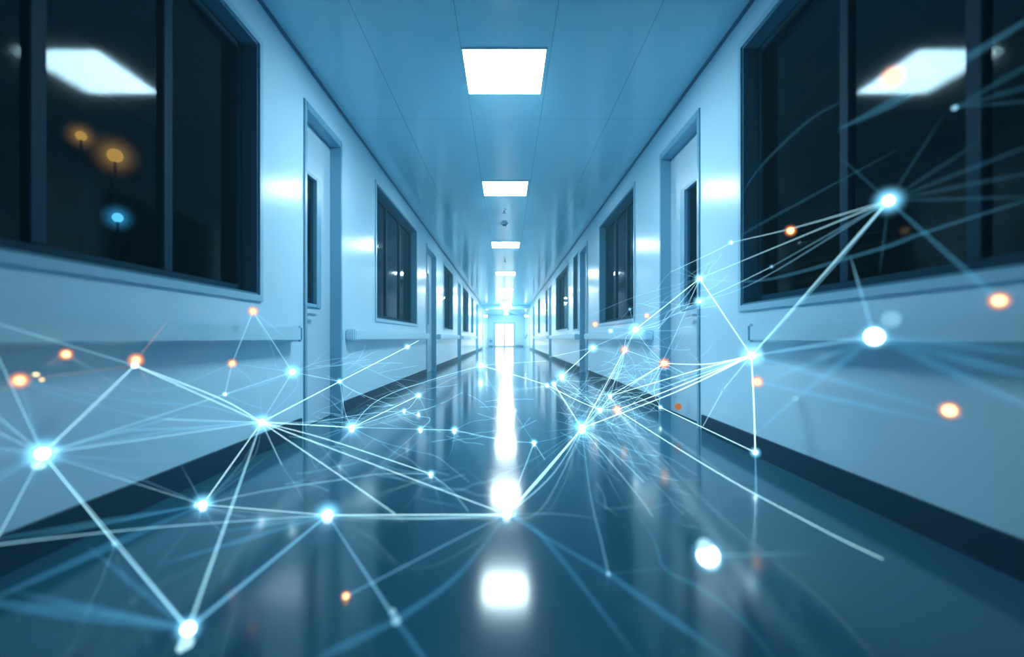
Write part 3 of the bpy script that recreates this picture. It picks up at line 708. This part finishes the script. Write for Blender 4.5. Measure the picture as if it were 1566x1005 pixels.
ln('w', 'X', 'V', 1.8); ln('m', 'X', 'Y', (3, 6), (), 'left'); ln('s', 'X', 'Y', (3, 5), [(1260, 425, 1.85)], 'right')
ln('s', 'X', 'Z', (3, 12)); ln('b', 'Z', 'AQ', (14, 8)); ln('b', 'AQ', (1150, 668, 2.3), (7, 3), end='down left to the right baseboard')
ln('b', 'Z', (1610, 585, 0.8), (8, 30), end='broad right, middle of three'); ln('b', 'Z', (1610, 545, 0.8), (8, 26), end='broad right, upper of three'); ln('b', 'Z', (1610, 640, 0.8), (8, 26), end='broad right, lower of three')
ln('s', 'Z', (1300, 391, 1.5), (6, 6), end='up the dark window glass'); ln('b', 'Z', (1180, 580, 2.2), (12, 4), end='left toward the orange orb under hub')
ln('b', 'O11', (1500, 660, 1.1), (4, 16), end='fading right along the wall'); ln('b', 'X', (1480, 640, 1.1), (4, 18), end='fading down right along the wall')
ln('b', 'Y', 'O14', (5, 14)); ln('m', 'Y', 'AK', (3, 1.4), [(1209, 350, 2.2)]); ln('m', 'Y', 'V', (3, 1.4), [(1220, 364, 2.2)]); ln('s', 'Y', 'AL', (3, 1.8))
ln('m', 'AL', 'W', 1.6, [(1125, 435, 3.0)]); ln('s', 'Y', 'W', (3, 1.6), [(1190, 412, 2.4), (1125, 445, 3.0)], 'lower')
for q, w, e in (((1620, 205, 1.0), 12, 'up right, second of five across the window'), ((1450, 165, 1.2), 6, 'up right, steepest of five across the window'), ((1620, 255, 1.0), 12, 'right, third of five across the window'),
                ((1620, 300, 1.0), 10, 'right, lowest of five across the window'), ((1500, 215, 1.2), 8, 'up right, shortest of five across the window')):
    ln('g', 'Y', q, (4, w), end=e)
ln('g', 'Y', (1282, 238, 1.7), (4, 7), end='up left across the window'); ln('g', 'Y', (1345, 420, 1.55), (3, 6), end='down the window glass')
fil('b', [(1620, 290, 1.05), (1414, 356, 1.45), (1327, 386, 1.7), (1157, 430, 2.4), 'V'], (14, 1.5), 'broad teal filament rising from the right door orb across the window')
fil('b', [(1620, 0, 0.95), (1388, 144, 1.25), (1279, 199, 1.5)], (26, 12), 'broad teal beam slanting across the reflected light in the right window')
fil('g', [(1300, 150, 1.6), (1230, 190, 1.85), (1155, 265, 2.4), (1128, 312, 2.6)], (8, 4), 'curving teal filament at the far edge of the huge right window')
ln('g', 'AS', (1620, 72, 0.95), (5, 16), end='up right, upper of three'); ln('g', 'AS', (1620, 118, 0.95), (5, 14), end='up right, middle of three'); ln('g', 'AS', (1620, 150, 0.95), (4, 10), end='right, lower of three')
ln('g', 'AK', (1380, 225, 1.55), (1.6, 9), [(1157, 346, 2.5)], end='rising into the dark window')
ln('m', 'AK', (1026, 416, 3.9), 1.3, [(1090, 386, 3.1)], end='down across the near right door'); ln('s', 'V', (1092, 387, 3.1), 1.1, end='curling up to the wall')
ln('w', 'V', 'U', 1.7); ln('m', 'V', (1006, 503, 4.4), 1.3, [(1035, 470, 3.9)], end='down left across the right door'); ln('m', 'W', 'U', 1.2, [(1025, 475, 3.9), (1008, 497, 4.3)]); ln('m', 'W', 'U', 1.1, [(1015, 489, 4.1)], 'lower')
ln('s', 'V', (880, 493, 7), 1.2, [(960, 458, 5)], end='left across the second right window'); ln('s', 'V', (1028, 400, 3.9), 1.2, end='up left across the right door'); ln('s', 'V', (1025, 414, 3.9), 1.2, end='left across the right door')
ln('m', 'U', 'O8', 1.4); ln('m', 'U', 'O8', 1.2, [(958, 515, 5)], 'bowed'); ln('m', 'U', 'O9', 1.2, [(990, 530, 4.5)]); ln('s', 'U', 'O9', 1.1, [(1000, 512, 4.5), (995, 540, 4.4)], 'looping')
ln('m', 'U', 'R', 1.2, [(925, 523, 6)]); ln('s', 'AN', 'AM', 1.3); ln('s', 'AN', 'O8', 1.1, [(945, 520, 5.4)]); ln('s', 'AM', 'V', 1.1); ln('h', 'AM', 'U', 1.1)
ln('m', 'O8', 'AF', 1.2); ln('m', 'O8', 'O9', 1.2); ln('s', 'O8', (973, 582, 4.6), 1.2, [(968, 553, 4.8)], end='drooping down the wall')
ln('w', 'O9', 'AF', 1.4); ln('m', 'O9', 'AE', 1.2, [(965, 590, 4.2)]); ln('m', 'O9', (1046, 571, 3.6), 1.4, end='down right to the soft orb'); ln('s', 'O9', (1023, 590, 4.0), 1.2, end='short down the door'); ln('h', 'O9', (1046, 508, 3.7), 1, [(1030, 538, 3.8)], end='curving up the right door')
ln('s', 'O9', 'AA', 1.2, [(1060, 558, 3.4)]); ln('s', 'O6', 'U', 1.1); ln('s', 'O7', 'V', 1.1)
ln('w', 'R', 'S', 1.5); ln('m', 'R', (841, 546, 10), 1.2, end='left along the far baseboard'); ln('s', 'R', (970, 548, 5), 1.1, end='right along the wall'); ln('m', 'S', 'T', 1.2); ln('m', 'S', 'AE', 1.2); ln('m', 'T', 'AE', 1.1, [(880, 603, 5)])
ln('s', 'S', (868, 549, 7.6), 1.1, end='short up the far wall'); ln('s', 'S', 'Q', 1.1, [(872, 610, 4.6)]); ln('s', 'S', 'AF', 1.1, [(900, 590, 5)])
ln('m', 'AE', 'AF', 1.2); ln('s', 'AF', (933, 585, 5), 1.1, end='short up to the baseboard'); ln('h', 'AF', 'AG', 1.1, [(970, 610, 4.3)])
ln('s', 'AB', (1250, 846, 1.0), (4, 1.5), end='level right over the floor'); ln('b', 'AT', (1050, 865, 1.1), (2, 3), end='level toward the oval glow')
fil('b', [(958, 763, 1.85), (998, 822, 1.5), (1016, 869, 1.28), (1074, 901, 1.15), (1140, 956, 1.0), (1200, 1030, 0.88)], (3, 10), 'broad teal filament winding down past the oval glow')
ln('g', 'AB', (1150, 965, 0.98), (5, 9), end='down right to the winding one'); ln('h', 'O', (925, 795, 1.6), 1.4, [(850, 786, 1.65)], end='level right over the floor')

# ---- fine tangles: hairs that nothing tells apart within a cluster
def hairs(n, x0, x1, y0, y1, ln_, label, group, mk='h'):
    for i in range(n):
        x, y = random.uniform(x0, x1), random.uniform(y0, y1)
        a = random.uniform(-0.9, 0.5); L = random.uniform(.5, 1.0) * ln_
        q = [(x, y)]
        for k in range(3):
            a += random.uniform(-.35, .35)
            q.append((q[-1][0] + math.cos(a) * L / 3, q[-1][1] - math.sin(a) * L / 3))
        base = min(bound(*p) for p in q) * random.uniform(.80, .93)
        fil(mk, [(p[0], p[1], min(bound(*p) * .95, base * random.uniform(.97, 1.03))) for p in q], random.uniform(.9, 1.3), label, group)
hairs(12, 850, 985, 560, 680, 75, 'hair-thin filament standing out of the web at the right hub orb', 'tangled hairs around the right hub orb')
hairs(8, 900, 1010, 480, 590, 60, 'hair-thin filament on the right wall among the orange orbs', 'hairs among the orange orbs on the right wall')
hairs(8, 470, 600, 560, 650, 70, 'hair-thin filament across the foot of the near left door', 'hairs across the near left door')
hairs(8, 430, 720, 665, 760, 90, 'hair-thin filament drifting over the middle of the left floor', 'hairs over the left floor')
hairs(6, 900, 1060, 660, 800, 85, 'hair-thin filament drifting over the floor before the right door', 'hairs over the right floor')
hairs(4, 1010, 1130, 400, 560, 60, 'hair-thin filament crossing the near right door', 'hairs across the near right door')

# the finest web, which nobody could count
def web(name, label, areas):
    allv, allf = [], []
    for n, x0, x1, y0, y1, L0, a0, a1 in areas:
        for i in range(n):
            x, y = random.uniform(x0, x1), random.uniform(y0, y1)
            a = random.uniform(a0, a1); L = random.uniform(.5, 1.1) * L0
            q = [(x, y)]
            for k in range(4):
                a += random.uniform(-.3, .3)
                q.append((q[-1][0] + math.cos(a) * L / 4, q[-1][1] - math.sin(a) * L / 4))
            base = random.uniform(.74, .94)
            P = [at(*p, bound(*p) * base) for p in q]
            pts = smooth_line(P, 4)
            bm = tube(pts, [.38 * p.y / F for p in pts], 4)
            o = len(allv); allv += [v.co.copy() for v in bm.verts]; bm.verts.index_update()
            allf += [[v.index + o for v in f.verts] for f in bm.faces]; bm.free()
    me = bpy.data.meshes.new(name); me.from_pydata(allv, [], allf); me.materials.append(M['fil_h'])
    o = bpy.data.objects.new(name, me); COL.objects.link(o)
    tag(o, label, 'filaments', None, 'stuff')
web('filament_web', 'dense web of hair-thin strands around the right hub orb', [
    (46, 850, 960, 565, 670, 80, -1.0, .2), (26, 860, 960, 580, 660, 60, .2, 1.4), (16, 900, 1010, 490, 580, 60, -1.2, .8), (12, 900, 1000, 660, 740, 80, -1.2, -.3),
    (12, 960, 1080, 400, 500, 70, .1, .9)])
web('filament_web', 'fine web of hair-thin strands at the foot of the near left door', [
    (26, 470, 620, 555, 650, 75, -.7, .7), (14, 420, 700, 660, 750, 110, -.6, .4), (12, 620, 800, 590, 680, 70, -.5, .6)])

_seen = {}
for lab, grp in LABELS:
    if grp is None:
        _seen[lab] = _seen.get(lab, 0) + 1
        if len(lab.split()) > 16: print('LONG LABEL', len(lab.split()), lab)
for k, v in _seen.items():
    if v > 1: print('DUP LABEL', v, k)

# ------------------------------------------------------------------ world, camera
w = bpy.data.worlds.new('night'); SC.world = w; w.use_nodes = True
w.node_tree.nodes['Background'].inputs[0].default_value = (0.004, 0.012, 0.02, 1)
w.node_tree.nodes['Background'].inputs[1].default_value = 1.0
if HAZE:
    vs = w.node_tree.nodes.new('ShaderNodeVolumeScatter')      # thin haze filling the corridor
    vs.inputs['Color'].default_value = (0.28, 0.74, 1, 1); vs.inputs['Density'].default_value = HAZE; vs.inputs['Anisotropy'].default_value = 0.3
    w.node_tree.links.new(vs.outputs[0], w.node_tree.nodes['World Output'].inputs['Volume'])

cam = bpy.data.cameras.new('camera'); co = bpy.data.objects.new('camera', cam); COL.objects.link(co)
co.location = (0, 0, EYE); co.rotation_euler = (math.pi / 2, 0, 0)
cam.sensor_width = 36.0; cam.lens = F / 1566 * 36.0
cam.shift_x = (783 - VX) / 1566; cam.shift_y = (VY - 502.5) / 1566
cam.clip_start = 0.02; cam.clip_end = 100
cam.dof.use_dof = True; cam.dof.focus_distance = 5.0
cam.dof.aperture_fstop = cam.lens / 1000 / 0.018
SC.camera = co

SC.view_settings.view_transform = 'Standard'; SC.view_settings.look = 'None'
SC.view_settings.exposure = 0.08; SC.view_settings.gamma = 1.0
SC.view_settings.use_curve_mapping = False
SC.cycles.transparent_max_bounces = 48
SC.cycles.max_bounces = 10
SC.cycles.diffuse_bounces = 6
SC.cycles.sample_clamp_indirect = 6.0
